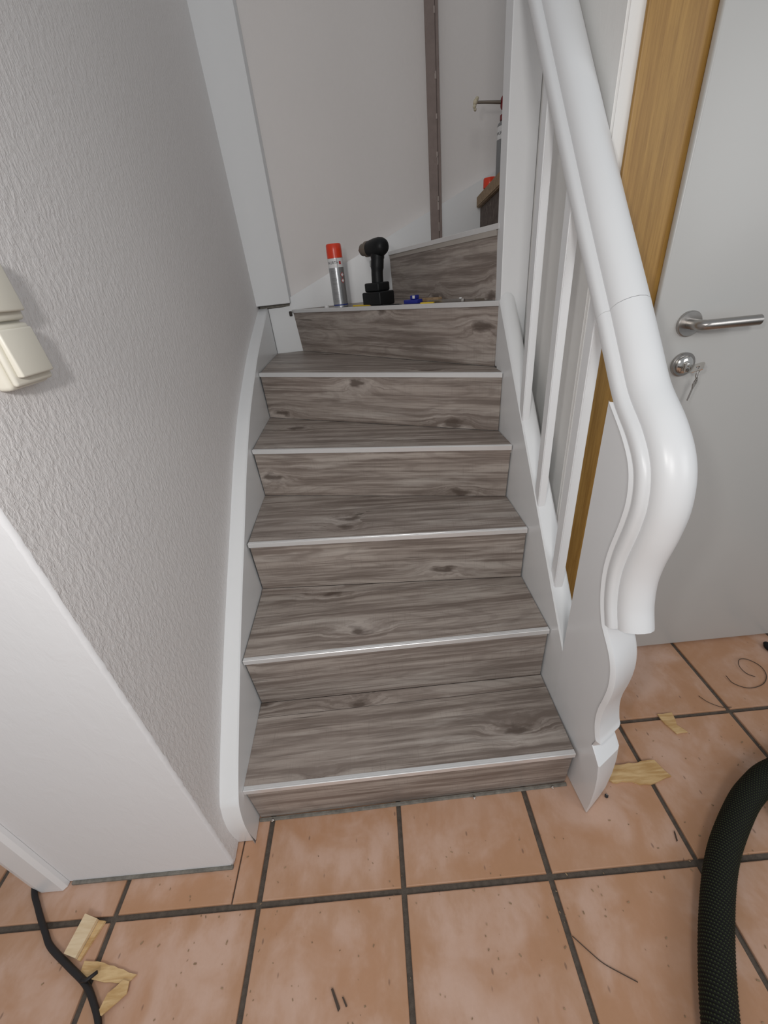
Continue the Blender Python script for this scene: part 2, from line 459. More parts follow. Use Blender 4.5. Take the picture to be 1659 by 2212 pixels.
# mortar line under the wall end
b = nb(); box(b, -.484, -.079, .0705, .079, -.004, .006, .002); tag(finish('trim_1', b, 'mortar'), 'crumbling mortar line under the white wall end', kind='structure')

# white door casing at the far left end of the wall
cas = empty('door_2', (-.54, .075, 0), 'white painted door casing at the left end of the wall', None); cas['kind'] = 'structure'
b = nb(); prism(b, [Vector(p) for p in [(-.492, .0775, .002), (-.492, .069, .002), (-.499, .061, .002), (-.553, .061, .002), (-.576, .068, .002), (-.576, .0775, .002)]], (0, 0, 2.08)); keep(finish('casing', b, 'white_gloss'), cas)
keep(boxo('jamb', (-.598, -.5785, .079, .30, .002, 2.08), 'white_gloss', bev=.002), cas)

# main door: oak frame, white leaf
door = empty('door_1', (1.45, .61, 0), 'white flush door in an oak frame', None); door['kind'] = 'structure'
for nm, d in (('frame_post', (.914, 1.045, .612, .6215, .003, 2.05)), ('frame_post', (1.83, 1.955, .612, .6215, .003, 2.05)), ('frame_head', (.914, 1.955, .612, .6215, 2.051, 2.17))):
    keep(boxo(nm, d, 'oak_veneer', bev=.003), door)
for nm, d in (('frame_jamb', (1.045, 1.06, .622, .76, .003, 2.05)), ('frame_jamb', (1.815, 1.83, .622, .76, .003, 2.05))):
    keep(boxo(nm, d, 'oak_veneer'), door)
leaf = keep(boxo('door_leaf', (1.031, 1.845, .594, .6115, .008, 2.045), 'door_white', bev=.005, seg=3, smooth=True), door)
DY = .594

# pipe boxing in the corner
bx = nb(); box(bx, -.152, .022, 1.892, YB - .0005, 1.163, H, .003); tag(finish('trim_2', bx, 'pipe_box_paint'), 'white boxed-in pipe casing in the back corner', kind='structure')
b = nb(); box(b, -.14, .014, 1.93, YB - .0005, 1.1475, 1.1625, .004); tag(finish('trim_3', b, 'mortar'), 'ragged gap under the pipe casing', kind='structure')
# mauve-brown batten on the back wall
bt = empty('wall_batten', (.77, 1.95, 1.34), 'narrow brown wooden batten running up the back wall', 'batten')
keep(boxo('strip', (.735, .774, 1.912, 1.9275, 1.336, H), 'batten_brown', bev=.003), bt)
keep(boxo('edge_bead', (.7755, .788, 1.918, 1.9275, 1.336, H), 'batten_brown', bev=.002), bt)
b = nb()
for z in (1.39, 1.47, 1.50, 1.63, 1.655, 1.78, 1.90, 1.915, 2.08):
    box(b, .769 + random.uniform(-.003, .002), .7745, 1.9105, 1.9125, z, z + random.uniform(.008, .035), .001)
o = finish('glue_residue', b, 'glue_trace'); o['kind'] = 'stuff'; keep(o, bt)

# ------------------------------------------------------------------ STAIRCASE
st = empty('staircase', (.38, .2, 0), 'winding staircase clad in grey oak planks with white side boards', 'staircase')
h = [0, .162, .362, .552, .742, .934, 1.131, 1.331, 1.508]
NL = [None, (-.0365, .166), (-.0425, .396), (-.051, .686), (-.0645, 1.002), (-.079, 1.39), (.018, 1.926), (.526, 1.926)]
NR = [None, (.797, .177), (.798, .397), (.798, .611), (.798, .793), (.798, .924), (.802, 1.012), (.803, 1.045)]
BL = [None, (-.0345, .178), (-.043, .409), (-.0535, .698), (-.0665, 1.018), (-.080, 1.405), (.037, 1.926), (.535, 1.926)]
BR = [None, (.797, .192), (.798, .410), (.798, .625), (.798, .818), (.798, .934), (.802, 1.027), (.803, 1.052)]
SEAM = {1: ((-.0425, .361), (.798, .371)), 2: ((-.050, .668), (.798, .589)), 3: ((-.0605, .877), (.798, .797))}
def V3(p, z): return Vector((p[0], p[1], z))
TH = .006
for k in range(1, 8):
    z = h[k]
    nl, nr = NL[k], NR[k]
    edge = (V3(nr, 0) - V3(nl, 0)).normalized(); back = Vector((-edge.y, edge.x, 0))
    # riser board
    zt = z - .013
    A, B_ = V3(nl, zt), V3(nr, zt); C_, D_ = V3(BR[k], h[k - 1] + .0015), V3(BL[k], h[k - 1] + .0015)
    ins = edge * .0025
    nrm = (B_ - A).cross(D_ - A).normalized()
    if nrm.y > 0: nrm = -nrm
    off = back * .006
    r = board('riser', [A + ins + off, B_ - ins + off, C_ - ins, D_ + ins], -nrm * .008, 'grey_oak_vinyl', None, edge)
    keep(r, st)
    # tread: core with planks and the metal nosing on it
    if k < 7: rl, rr = BL[k + 1], BR[k + 1]
    else: rl, rr = (.962, 1.926), (.835, 1.062)
    f0, f1 = V3(nl, 0) + back * .012, V3(nr, 0) + back * .012
    poly = [f0, f1]
    if k == 5: poly = [f0, f1, V3(rr, 0), V3(rl, 0), Vector((-.098, 1.926, 0))]
    elif k == 6: poly = [Vector((.028, 1.926, 0)), Vector((f1.x, f1.y, 0)), V3(rr, 0), V3(rl, 0)]
    elif k == 7: poly = [Vector((.532, 1.926, 0)), Vector((.80, 1.057, 0)), Vector((.80, 1.062, 0)), V3(rr, 0), V3(rl, 0)]
    else: poly = [f0, f1, V3(rr, 0), V3(rl, 0)]
    bmc = nb(); prism(bmc, [p + Vector((0, 0, z - TH - .0005)) for p in poly], (0, 0, -.022))
    core = keep(finish('tread', bmc, 'core_board'), st)
    up = Vector((0, 0, z))
    if k in SEAM or k in (4, 5):
        if k in SEAM: s0, s1 = (V3(p, 0) for p in SEAM[k])
        else:
            # seam parallel to the nosing, one plank width behind it
            w = .19
            s0 = V3(nl, 0) + back * w; s1 = V3(nr, 0) + back * w
            a, c = V3(rl, 0), V3(rr, 0)      # where it runs out under the next riser
            den = (s1 - s0).cross(c - a).z
            tt = (a - s0).cross(c - a).z / den
            s1 = s0 + (s1 - s0) * tt
            s0 = s0 + edge * (XI(s0.y) + .001 - s0.x) / edge.x
        g = back * .0009
        front = [f0, f1, s1 - g, s0 - g] if k in SEAM else [f0, f1, V3(rr, 0), s1 - g, s0 - g]
        rear = [s0 + g, s1 + g, V3(rr, 0), V3(rl, 0)] if k in SEAM else ([s0 + g, s1 + g, V3(rl, 0)] if k == 4 else [s0 + g, s1 + g, V3(rl, 0), Vector((-.098, 1.926, 0))])
        parts = [front, rear]
    else: parts = [poly]
    for pl in parts:
        q = board('plank', [p + up for p in pl], (0, 0, -TH), 'grey_oak_vinyl', None, edge, .0005)
        keep(q, core) if False else None
        q.parent = core; q.matrix_parent_inverse = core.matrix_parent_inverse.copy() if False else Matrix.Identity(4)
        q.matrix_parent_inverse = Matrix.Translation(-Vector((0, 0, 0)))
    # nosing profile: grooved flat top, front lip
    bmn = nb()
    prof = [(0.0, -.0135), (0.0, .0), (.0012, .0012), (.0040, .0012), (.0045, .0004), (.0052, .0004), (.0057, .0012), (.0118, .0012), (.0128, .0002), (.0128, -.002), (.003, -.002), (.003, -.0135)]
    ra, rb = [], []
    for u_, w_ in prof:
        ra.append(bmn.verts.new(V3(nl, z) + edge * .001 + back * u_ + Vector((0, 0, w_))))
        rb.append(bmn.verts.new(V3(nr, z) - edge * .0005 + back * u_ + Vector((0, 0, w_))))
    m = len(prof)
    for i in range(m): bmn.faces.new((ra[i], rb[i], rb[(i + 1) % m], ra[(i + 1) % m]))
    bmn.faces.new(ra); bmn.faces.new(list(reversed(rb)))
    o = finish('nosing_strip', bmn, 'aluminium'); o.parent = core
    o['label'] = 'thin aluminium nosing strip'
# raw eighth step
r8 = [Vector((.962, 1.926, h[7] + .002)), Vector((.925, 1.45, h[7] + .002)), Vector((.895, 1.065, h[7] + .002))]
bmr = nb(); prism(bmr, [Vector((.968, 1.926, h[7] + .001)), Vector((.905, 1.306, h[7] + .001)), Vector((.915, 1.304, h[7] + .001)), Vector((.978, 1.926, h[7] + .001))], (0, 0, .128))
o = keep(finish('riser', bmr, 'glue_riser'), st); o['label'] = 'bare riser with old glue stains'
bmr = nb(); prism(bmr, [Vector((.950, 1.926, 1.462)), Vector((.890, 1.306, 1.462)), Vector((1.5, 1.306, 1.462)), Vector((1.5, 1.926, 1.462))], (0, 0, .043))
bmesh.ops.bevel(bmr, geom=bmr.edges[:], offset=.004, segments=2, affect='EDGES')
o = keep(finish('tread', bmr, 'raw_tread'), st); o['label'] = 'bare wooden tread not clad yet'

# wall string (left)
top = [(1.925, 1.150), (1.755, 1.096), (1.501, 1.012), (1.31, .934), (1.119, .848), (.916, .731), (.721, .600), (.455, .421), (.247, .269), (.150, .190), (.128, .155), (.118, .100), (.121, .045), (.127, .002)]
tp = catmull([(0, y, z) for y, z in top], 4)
bms = nb(); ins_, out_, insb, outb = [], [], [], []
for p in tp:
    y, z = p.y, p.z
    ins_.append(bms.verts.new((XI(y), y, z - .004))); insb.append(bms.verts.new((XI(y) - .004, y, z)))
    outb.append(bms.verts.new((XW(y) - .003, y, z)))
n = len(tp)
for i in range(n - 1):
    bms.faces.new((ins_[i], ins_[i + 1], insb[i + 1], insb[i])); bms.faces.new((insb[i], insb[i + 1], outb[i + 1], outb[i]))
lowi = [bms.verts.new((XI(tp[i].y), tp[i].y, .002)) for i in range(n)]
for i in range(n - 1):
    if abs(tp[i].y - tp[i + 1].y) < 1e-6: continue
    bms.faces.new((ins_[i], lowi[i], lowi[i + 1], ins_[i + 1]))
for f in bms.faces: f.smooth = True
keep(finish('wall_string', bms, 'white_string', None, True, 35), st)
# back string along the rear wall (outline in x-z)
bms = nb()
outl = [(-.099, .90), (-.099, 1.146), (.015, 1.1465), (.018, 1.186), (.40, 1.339), (.74, 1.474), (1.06, 1.600), (1.5, 1.775), (1.5, 1.30), (.9, 1.10), (.5, .90)]
prism(bms, [Vector((x, 1.9285, z)) for x, z in outl], (0, .038, 0))
bmesh.ops.bevel(bms, geom=[e for e in bms.edges if all(v.co.y < 1.93 for v in e.verts)], offset=.003, segments=2, affect='EDGES')
keep(finish('rear_string', bms, 'white_string'), st)
# rotten dark notch beside the sixth nosing
keep(boxo('splintered_corner', (.003, .0175, 1.919, 1.9275, 1.103, 1.126), 'dark_core', bev=.003), st)
# outer string (right) with softly crowned top
bms = nb(); ys = [.30 + (.999 - .30) * i / 24 for i in range(25)]
xs = [.8005, .8045, .812, .824, .836, .844, .848]
ztop = lambda y: .367 + (y - .324) * 1.143
rows = []
for y in ys:
    s = max(0, (y - .55) / .45)
    row = [bms.verts.new((.8005, y, max(.003, ztop(y) - .42)))]
    for x in xs:
        u_ = (x - .8242) / .0237
        edge_drop = .004 if x in (xs[0], xs[-1]) else 0
        row.append(bms.verts.new((x, y, ztop(y) - edge_drop + s * .019 * (1 - u_ * u_) - s * .004)))
    row.append(bms.verts.new((.848, y, max(.003, ztop(y) - .42))))
    rows.append(row)
for a, c in zip(rows, rows[1:]):
    for i in range(len(a) - 1): bms.faces.new((a[i], a[i + 1], c[i + 1], c[i]))
    bms.faces.new((a[-1], a[0], c[0], c[-1]))
bms.faces.new(rows[0]); bms.faces.new(list(reversed(rows[-1])))
keep(finish('outer_string', bms, 'white_string', None, True, 30), st)
# mortar bead along the foot of the first riser
b = nb(); tube(b, [Vector((-.034, .172, .001)), Vector((.2, .174, .002)), Vector((.45, .181, .001)), Vector((.797, .186, .002))], .005, 6)
keep(finish('mortar_joint', b, 'mortar'), st)

# ------------------------------------------------------------------ RAILING
rl_ = empty('stair_railing', (.83, .32, 0), 'white painted stair railing with moulded handrail ending in a scrolled newel', 'railing')
# upper post
keep(boxo('post', (.804, .8835, 1.0, 1.06, .936, H - .2), 'white_gloss', bev=.002), rl_)
# balusters: (front y, x0, x1)
for yf, x0, x1 in ((.427, .808, .830), (.5705, .803, .8235), (.7345, .8025, .8225)):
    yb = yf + .030
    zr = lambda y: 1.002 + (y - .307) * 1.178 + .012
    b = nb()
    vs = [b.verts.new(p) for p in ((x0, yf, ztop(yf) - .004), (x1, yf, ztop(yf) - .004), (x1, yb, ztop(yb) - .004), (x0, yb, ztop(yb) - .004), (x0, yf, zr(yf)), (x1, yf, zr(yf)), (x1, yb, zr(yb)), (x0, yb, zr(yb)))]
    for f in ((0, 1, 2, 3), (4, 5, 6, 7), (0, 1, 5, 4), (1, 2, 6, 5), (2, 3, 7, 6), (3, 0, 4, 7)): b.faces.new([vs[i] for i in f])
    bmesh.ops.bevel(b, geom=[e for e in b.edges if abs(e.verts[0].co.z - e.verts[1].co.z) > .2], offset=.002, segments=2, affect='EDGES')
    keep(finish('baluster', b, 'white_gloss'), rl_)
# handrail swept along (y, z)
SECT = [(.800, 0), (.7985, .004), (.7985, .014), (.800, .019), (.804, .023), (.809, .0245), (.8122, .0250), (.8108, .029), (.8112, .035), (.8145, .044), (.822, .051), (.832, .0565), (.844, .0585), (.856, .0565), (.867, .050), (.874, .041), (.876, .031), (.873, .022), (.865, .016), (.862, .0)]
def sweep(name, path, scl, inset=0):
    b = nb(); n = len(path); rings = []
    for i, p in enumerate(path):
        t = (path[min(i + 1, n - 1)] - path[max(i - 1, 0)]).normalized()
        nn = Vector((0, t.z, -t.y))
        rings.append([b.verts.new((x, p.y + nn.y * q * scl[i], p.z + nn.z * q * scl[i])) for x, q in SECT])
    m = len(SECT)
    for i in range(n - 1):
        for k in range(m): b.faces.new((rings[i][k], rings[i][(k + 1) % m], rings[i + 1][(k + 1) % m], rings[i + 1][k]))
    b.faces.new(rings[0]); b.faces.new(list(reversed(rings[-1])))
    return keep(finish(name, b, 'white_gloss', None, True, 50), rl_)
rp = [(.998, 1.846), (.858, 1.684), (.651, 1.404 + .012), (.532, 1.267), (.415, 1.133)]
straight = catmull([(0, y, z) for y, z in [(.998, 1.835), (.792, 1.583), (.651, 1.412), (.532, 1.269), (.408, 1.124)]], 6)
sweep('handrail', straight, [1.0] * len(straight))
curve_pts = [(.4079, 1.1239), (.360, 1.066), (.307, 1.004), (.249, .958), (.216, .918), (.203, .870), (.206, .820), (.219, .750), (.2215, .695), (.212, .640), (.193, .592)]
cv = catmull([(0, y, z) for y, z in curve_pts], 6)
sc_ = [1.0 - .08 * min(1, max(0, (i - 8) / 26)) for i in range(len(cv))]
sweep('handrail_scroll', cv, sc_)
# newel board
cre = [(.307, 1.004), (.249, .958), (.216, .918), (.203, .870), (.206, .820), (.219, .750), (.2215, .695), (.212, .640), (.193, .594), (.176, .575), (.150, .550), (.134, .522), (.127, .484), (.130, .440), (.137, .393), (.136, .350), (.126, .318), (.118, .306)]
cc = [(p.y, p.z) for p in catmull([(0, y, z) for y, z in cre], 5)]
cc += [(.137, .268), (.110, .252), (.102, .246), (.098, .200), (.099, .150), (.106, .070), (.117, .002)]
nfoot = 7
lay = [(.8000, .014), (.7965, .009), (.7995, .004), (.803, .000), (.862, .034), (.869, .042)]
bmw = nb(); loops = []
for x, dy in lay:
    L = []
    for i, (y, z) in enumerate(cc):
        xx, yy = x, y + dy
        if i >= len(cc) - nfoot:            # plain cut foot: no bead
            xx = .8005 if x < .801 else x; yy = y + (0 if x < .804 else dy)
            if x < .801: yy = y + .002 * (.803 - x) / .003
        if z < .246: xx += (1 - z / .246) * (.017 if x < .85 else .008)
        L.append(bmw.verts.new((xx, yy, z)))
    loops.append(L)
for A, B_ in zip(loops, loops[1:]):
    for i in range(len(A) - 1): bmw.faces.new((A[i], A[i + 1], B_[i + 1], B_[i]))
bk = .322
for L, flip in ((loops[0], False), (loops[-1], True)):
    x = L[0].co.x
    bb = []
    for i, (y, z) in enumerate(cc):
        bb.append(bmw.verts.new((x if not (z < .246 and not flip) else x + (1 - z / .246) * .0, bk, z)))
    for i in range(len(L) - 1):
        if L[i].co.z - L[i + 1].co.z < -1e-5: pass
        bmw.faces.new((L[i], L[i + 1], bb[i + 1], bb[i]))
bmesh.ops.remove_doubles(bmw, verts=bmw.verts[:], dist=1e-5)
newel = keep(finish('newel', bmw, 'white_gloss', None, True, 28), rl_)

# ------------------------------------------------------------------ DOOR HARDWARE
hd = Vector((1.108, DY, 1.073))
def ydisc(name, cx, cz, r, y0, y1, mat, parent, bev=.0015):
    b = nb(); M = Matrix.Translation((cx, y0, cz)) @ Matrix.Rotation(math.radians(90), 4, 'X')
    d = y0 - y1
    lathe(b, [(0, 0), (r, 0), (r, d - bev), (r - bev, d), (0, d)], 40, M)
    o = finish(name, b, mat, None, True, 40); return o
def under(o, par):
    o.parent = par; o.matrix_parent_inverse = Matrix.Identity(4); return o
hnd = empty('door_handle', hd, None, None); hnd['label'] = 'brushed steel lever handle'; keep(hnd, door); hnd_w = hd
keep(ydisc('rose', hd.x, hd.z, .0265, DY - .0003, DY - .0085, 'steel', None), hnd)
b = nb(); y_ = DY - .047
tube(b, [Vector((hd.x, DY - .0087, hd.z)), Vector((hd.x, DY - .030, hd.z)), Vector((hd.x + .0005, y_ + .008, hd.z)), Vector((hd.x + .006, y_ + .0005, hd.z)), Vector((hd.x + .012, y_, hd.z)), Vector((hd.x + .118, y_ - .003, hd.z))], .0108, 24)
keep(finish('lever', b, 'steel', None, True, 40), hnd)
b = nb(); lathe(b, [(0, 0), (.0018, 0), (.0018, .001), (0, .001)], 12, Matrix.Translation((hd.x - .002, DY - .018, hd.z - .0095)) @ Matrix.Rotation(math.radians(180), 4, 'X'))
keep(finish('grub_screw', b, 'print_dark'), hnd)
lk = empty('door_lock', (1.118, DY, .985), None, None); lk['label'] = 'round steel lock plate'; keep(lk, door)
keep(ydisc('escutcheon', 1.118, .985, .0265, DY - .0003, DY - .0085, 'steel', None), lk)
b = nb(); lathe(b, [(.0195, 0), (.019, .003), (.015, .006), (.009, .0075), (0, .0075)], 32, Matrix.Translation((1.118, DY - .0088, .985)) @ Matrix.Rotation(math.radians(90), 4, 'X')); keep(finish('dome', b, 'chrome', None, True, 40), lk)
b = nb(); box(b, 1.1125, 1.1235, DY - .024, DY - .0166, .970, .992, .003, 3); keep(finish('cylinder', b, 'chrome', None, True, 40), lk)
def key(name, label):
    return empty(name, (0, 0, 0), label, 'key', 'keys at the door lock')
def key_mesh(bow_r, M):
    b = nb(); seg = 20; hr = .0045; t = .0022
    pts = [Vector((bow_r * (1.0 + .12 * math.cos(4 * a)) * math.cos(a), bow_r * (1.0 + .12 * math.cos(4 * a)) * math.sin(a) * 1.05, 0)) for a in [2 * math.pi * i / seg for i in range(seg)]]
    hole = [Vector((hr * math.cos(2 * math.pi * i / seg), hr * math.sin(2 * math.pi * i / seg) + .003, 0)) for i in range(seg)]
    for z in (-t / 2, t / 2):
        o_ = [b.verts.new(p + Vector((0, 0, z))) for p in pts]; i_ = [b.verts.new(p + Vector((0, 0, z))) for p in hole]
        for k in range(seg): b.faces.new((o_[k], o_[(k + 1) % seg], i_[(k + 1) % seg], i_[k]))
        if z < 0: o0, i0 = o_, i_
    for k in range(seg):
        j = (k + 1) % seg
        b.faces.new((o0[k], o0[j], o_[j], o_[k])); b.faces.new((i0[k], i0[j], i_[j], i_[k]))
    for v in b.verts: v.co = M @ v.co
    return b
def blade_mesh(L, M):
    b = nb(); t = .002
    edge = [(-.004, -.010), (.004, -.010)]
    y = -.010; k = 0
    while y > -L:
        edge.append((.004 if k % 2 == 0 else .0022, y - .002)); y -= .0035; k += 1
    edge += [(.0, -L - .003), (-.004, -L)]
    prism(b, [Vector((x, yy, -t / 2)) for x, yy in edge], (0, 0, t))
    for v in b.verts: v.co = M @ v.co
    return b
# key in the lock: bow plane turned so its flat side catches the window
k1 = empty('key', (1.120, DY - .03, .985), 'shiny key turned in the door lock', 'key')
M1 = Matrix.Translation((1.122, DY - .044, .985)) @ Matrix.Rotation(math.radians(28), 4, 'Y') @ Matrix.Rotation(math.radians(-90), 4, 'X') @ Matrix.Rotation(math.radians(180), 4, 'Z')
M1 = Matrix.Translation((1.121, DY - .041, .985)) @ Matrix.Rotation(math.radians(-30), 4, 'Y') @ Matrix(((1, 0, 0, 0), (0, 0, 0, 0), (0, 1, 0, 0), (0, 0, 0, 1)))
R = Matrix.Rotation(math.radians(-35), 3, 'Y')
ax = R @ Vector((1, 0, 0)); ay = Vector((0, -1, 0)); az = ax.cross(ay)
M1 = Matrix((ax, ay, az)).transposed().to_4x4(); M1.translation = Vector((1.121, DY - .046, .985))
keep(finish('bow', key_mesh(.0155, M1), 'chrome'), k1)
keep(finish('blade', blade_mesh(.0200, M1), 'chrome'), k1)
bow_c = M1 @ Vector((0, .003, 0))
rg = empty('key_ring', bow_c, 'thin steel ring through the key in the lock', 'key ring')
b = nb(); rr_ = .0125; cpt = bow_c + Vector((.003, 0, -rr_ + .002))
tube(b, [cpt + Vector((rr_ * math.sin(a) * .75, rr_ * math.sin(a) * .65, rr_ * math.cos(a))) for a in [2 * math.pi * i / 28 for i in range(29)]], .0009, 8, cap=False)
keep(finish('wire', b, 'steel', None, True), rg)
k2 = empty('key', cpt + Vector((0, 0, -.02)), 'spare key hanging from the ring below the lock', 'key')
ax = Vector((.8, .6, 0)).normalized(); ay = Vector((.12, -.05, 1)).normalized(); az = ax.cross(ay).normalized(); ax = ay.cross(az)
M2 = Matrix((ax, ay, az)).transposed().to_4x4(); M2.translation = cpt + Vector((0, 0, -.0235))
keep(finish('bow', key_mesh(.0115, M2), 'steel'), k2)
keep(finish('blade', blade_mesh(.038, M2), 'steel'), k2)

# ------------------------------------------------------------------ LIGHT SWITCHES on the stair wall
sw = empty('light_switch', (XW(.205), .205, 1.145), 'cream double light switch mounted on the rough wall', 'light switch')
wx = XW(.205)
def sbox(name, dx0, dx1, y0, y1, z0, z1, bev, par=None):
    o = boxo(name, (wx + dx0, wx + dx1, y0, y1, z0, z1), 'switch_plastic', bev=bev, seg=3, smooth=True)
    return keep(o, sw) if par is None else under(o, par)
sbox('back_box', .000, .020, .1725, .2445, 1.1465, 1.2985, .006)
for z0 in (1.1505, 1.2245):
    fr = sbox('cover_frame', .0202, .028, .1745, .2425, z0, z0 + .071, .004)
    b = nb(); box(b, 0, .006, .1795, .2375, z0 + .010, z0 + .066, .0025, 3)
    for v in b.verts:                       # rocker tilted: lower edge proud
        f = 1 - (v.co.z - (z0 + .010)) / .056
        v.co.x += wx + .0282 + (.003 * f if v.co.x > .003 else -.0002)
    o = finish('rocker', b, 'switch_plastic', None, True, 40); keep(o, sw)

# ------------------------------------------------------------------ THINGS ON THE SIXTH STEP
Z6 = h[6] + .0003
d6 = Vector((.648, -.762, 0)); b6 = Vector((.762, .648, 0))
def on6(px_pt, off, dz=0): return Vector((px_pt[0], px_pt[1], Z6 + dz)) + b6 * off

def cyl_patch(bm, r, th0, th1, z0, z1, n=10, c=(0, 0)):
    a = []
    for i in range(n + 1):
        t = th0 + (th1 - th0) * i / n
        a.append((bm.verts.new((c[0] + r * math.cos(t), c[1] + r * math.sin(t), z0)), bm.verts.new((c[0] + r * math.cos(t), c[1] + r * math.sin(t), z1))))
    for p, q in zip(a, a[1:]): bm.faces.new((p[0], q[0], q[1], p[1]))
def wrap_text(txt, size, r, th, z):
    me = text_mesh(txt, size); b = nb(); b.from_mesh(me); bpy.data.meshes.remove(me)
    bmesh.ops.subdivide_edges(b, edges=[e for e in b.edges if abs(e.verts[0].co.x - e.verts[1].co.x) > size * .3], cuts=2)
    for v in b.verts:
        t = th + v.co.x / r
        v.co = Vector((r * math.cos(t), r * math.sin(t), z + v.co.y))
    return b
can = empty('spray_can', (.2835, 1.676, Z6), 'silver spray can with a red cap on the grey step', 'spray can')
CR = .0325
b = nb(); lathe(b, [(0, .002), (.029, .002), (.0305, 0), (.0325, .0015), (.0325, .004), (CR, .006), (CR, .187), (.030, .190), (0, .190)], 48); o = finish('body', b, 'can_silver', None, True, 35); o.parent = can
b = nb(); lathe(b, [(.0315, .186), (.0328, .187), (.0326, .215), (.0318, .234), (.029, .2385), (0, .2395)], 48); o = finish('cap', b, 'cap_red', None, True, 35); o.parent = can; o['label'] = 'glossy red plastic cap'
b = nb(); cyl_patch(b, CR + .0003, 0, 2 * math.pi, .152, .1858, 64); lab = finish('white_band', b, 'label_white', None, True); lab.parent = can
b = nb(); cyl_patch(b, CR + .0003, 0, 2 * math.pi, .0075, .0125, 64); o = finish('blue_band', b, 'print_blue', None, True); o.parent = can
fth = math.radians(-97)      # towards the viewer
o = finish('lettering', wrap_text('WÜRTH', .0145, CR + .0007, fth + math.radians(-14), .170), 'print_dark'); o.parent = lab
b = nb()
for z, l0, l1 in ((.139, -36, -12), (.136, -36, 6), (.131, -36, -8), (.112, -36, 2), (.108, -36, 6), (.104, -36, 4), (.094, -36, 2), (.090, -36, 6), (.077, -36, -16), (.071, -36, 6), (.058, -36, 4), (.054, -36, 0), (.050, -36, 6), (.034, -34, 2), (.030, -34, -4), (.026, -34, 6), (.022, -34, 2)):
    cyl_patch(b, CR + .0005, fth + math.radians(l0), fth + math.radians(l1), z, z + .0013, 5)
o = finish('small_print', b, 'print_grey'); o['kind'] = 'stuff'; o.parent = can
b = nb(); cyl_patch(b, CR + .0005, fth + math.radians(21), fth + math.radians(23), .013, .186, 2); o = finish('seam_line', b, 'print_dark'); o.parent = can
b = nb(); cyl_patch(b, CR + .0006, fth + math.radians(36), fth + math.radians(52), .163, .174, 4); o = finish('square_emblem', b, 'print_red'); o.parent = can
for zc in (.124, .102):
    for rr2, mm, e in ((.010, 'print_red', .0006), (.0072, 'label_white', .0009)):
        b = nb(); tc = fth + math.radians(52); vs = []
        for a, zz in ((0, rr2), (rr2, 0), (0, -rr2), (-rr2, 0)):
            t = tc + a / CR; vs.append(b.verts.new(((CR + e) * math.cos(t), (CR + e) * math.sin(t), zc + zz)))
        cvt = b.verts.new(((CR + e) * math.cos(tc), (CR + e) * math.sin(tc), zc))
        for i in range(4): b.faces.new((vs[i], vs[(i + 1) % 4], cvt))
        o = finish('hazard_diamond', b, mm); o.parent = can

# cordless drill, seen from behind
dr = empty('cordless_drill', (.449, 1.515, Z6), 'black cordless drill standing on its battery', 'drill', rz=0)
fw = Vector((-.66, .75, 0)).normalized()
def frame(origin, zdir, xhint=Vector((0, 0, 1))):
    z = zdir.normalized(); x = (xhint - z * xhint.dot(z)).normalized(); y = z.cross(x)
    m = Matrix((x, y, z)).transposed().to_4x4(); m.translation = origin; return m
hc = Vector((.012, -.004, .2))
b = nb(); lathe(b, [(0, -.048), (.014, -.047), (.024, -.042), (.030, -.030), (.0325, -.012), (.0315, .010), (.029, .030), (.026, .045), (0, .045)], 32, frame(hc, fw)); o = finish('motor_housing', b, 'black_plastic', None, True, 50); o.parent = dr
b = nb(); lathe(b, [(0, .0455), (.027, .0455), (.0275, .060), (.022, .066), (.0215, .084), (.012, .096), (.0, .098)], 28, frame(hc, fw)); ch = finish('chuck', b, 'brass_grey', None, True, 40); ch.parent = dr
b = nb(); lathe(b, [(0, .0985), (.0035, .0985), (.003, .108), (0, .109)], 12, frame(hc, fw)); o = finish('bit_holder', b, 'steel', None, True); o.parent = ch
b = nb(); tube(b, catmull([hc + Vector((.000, .002, -.020)), hc + Vector((-.003, .0, -.045)), Vector((.004, -.004, .115)), Vector((.002, -.004, .075)), Vector((.001, -.002, .058))], 5), [.027] * 4 + [.0255] * 5 + [.0235] * 6 + [.0235] * 4 + [.026, .028], 20)
o = finish('handle', b, 'black_plastic', None, True, 50); o.parent = dr
b = nb(); box(b, -.011, .011, .018, .032, -.012, .012, .004, 3, frame(hc + Vector((-.006, .004, -.052)), Vector((0, 0, 1)), fw.cross(Vector((0, 0, 1))))); o = finish('trigger', b, 'grey_plastic', None, True, 40); o.parent = dr
RM = Matrix.Rotation(math.radians(-49), 4, 'Z')
b = nb(); box(b, -.044, .040, -.033, .033, .050, .082, .006, 3, RM); o = finish('foot', b, 'black_plastic', None, True, 45); o.parent = dr
b = nb(); box(b, -.054, .054, -.042, .042, .0, .0495, .006, 3, RM); bat = finish('battery', b, 'black_plastic', None, True, 45); bat.parent = dr
me = text_mesh('F', .022); b = nb(); b.from_mesh(me); bpy.data.meshes.remove(me)
# letter-shaped latch mark on the battery side that faces the viewer's left
face = Matrix.Rotation(math.radians(-49), 4, 'Z') @ Matrix(((0, 0, -1, -.0544), (-1, 0, 0, .012), (0, 1, 0, .030), (0, 0, 0, 1)))
for v in b.verts: v.co = face @ v.co
o = finish('lettering', b, 'grey_plastic'); o.parent = bat
b = nb(); tube(b, catmull([hc + Vector((.018, -.030, -.012)), hc + Vector((.024, -.026, -.006)), hc + Vector((.031, -.020, -.004))], 4), .0016, 8); o = finish('trim_line', b, 'grey_plastic', None, True); o.parent = dr

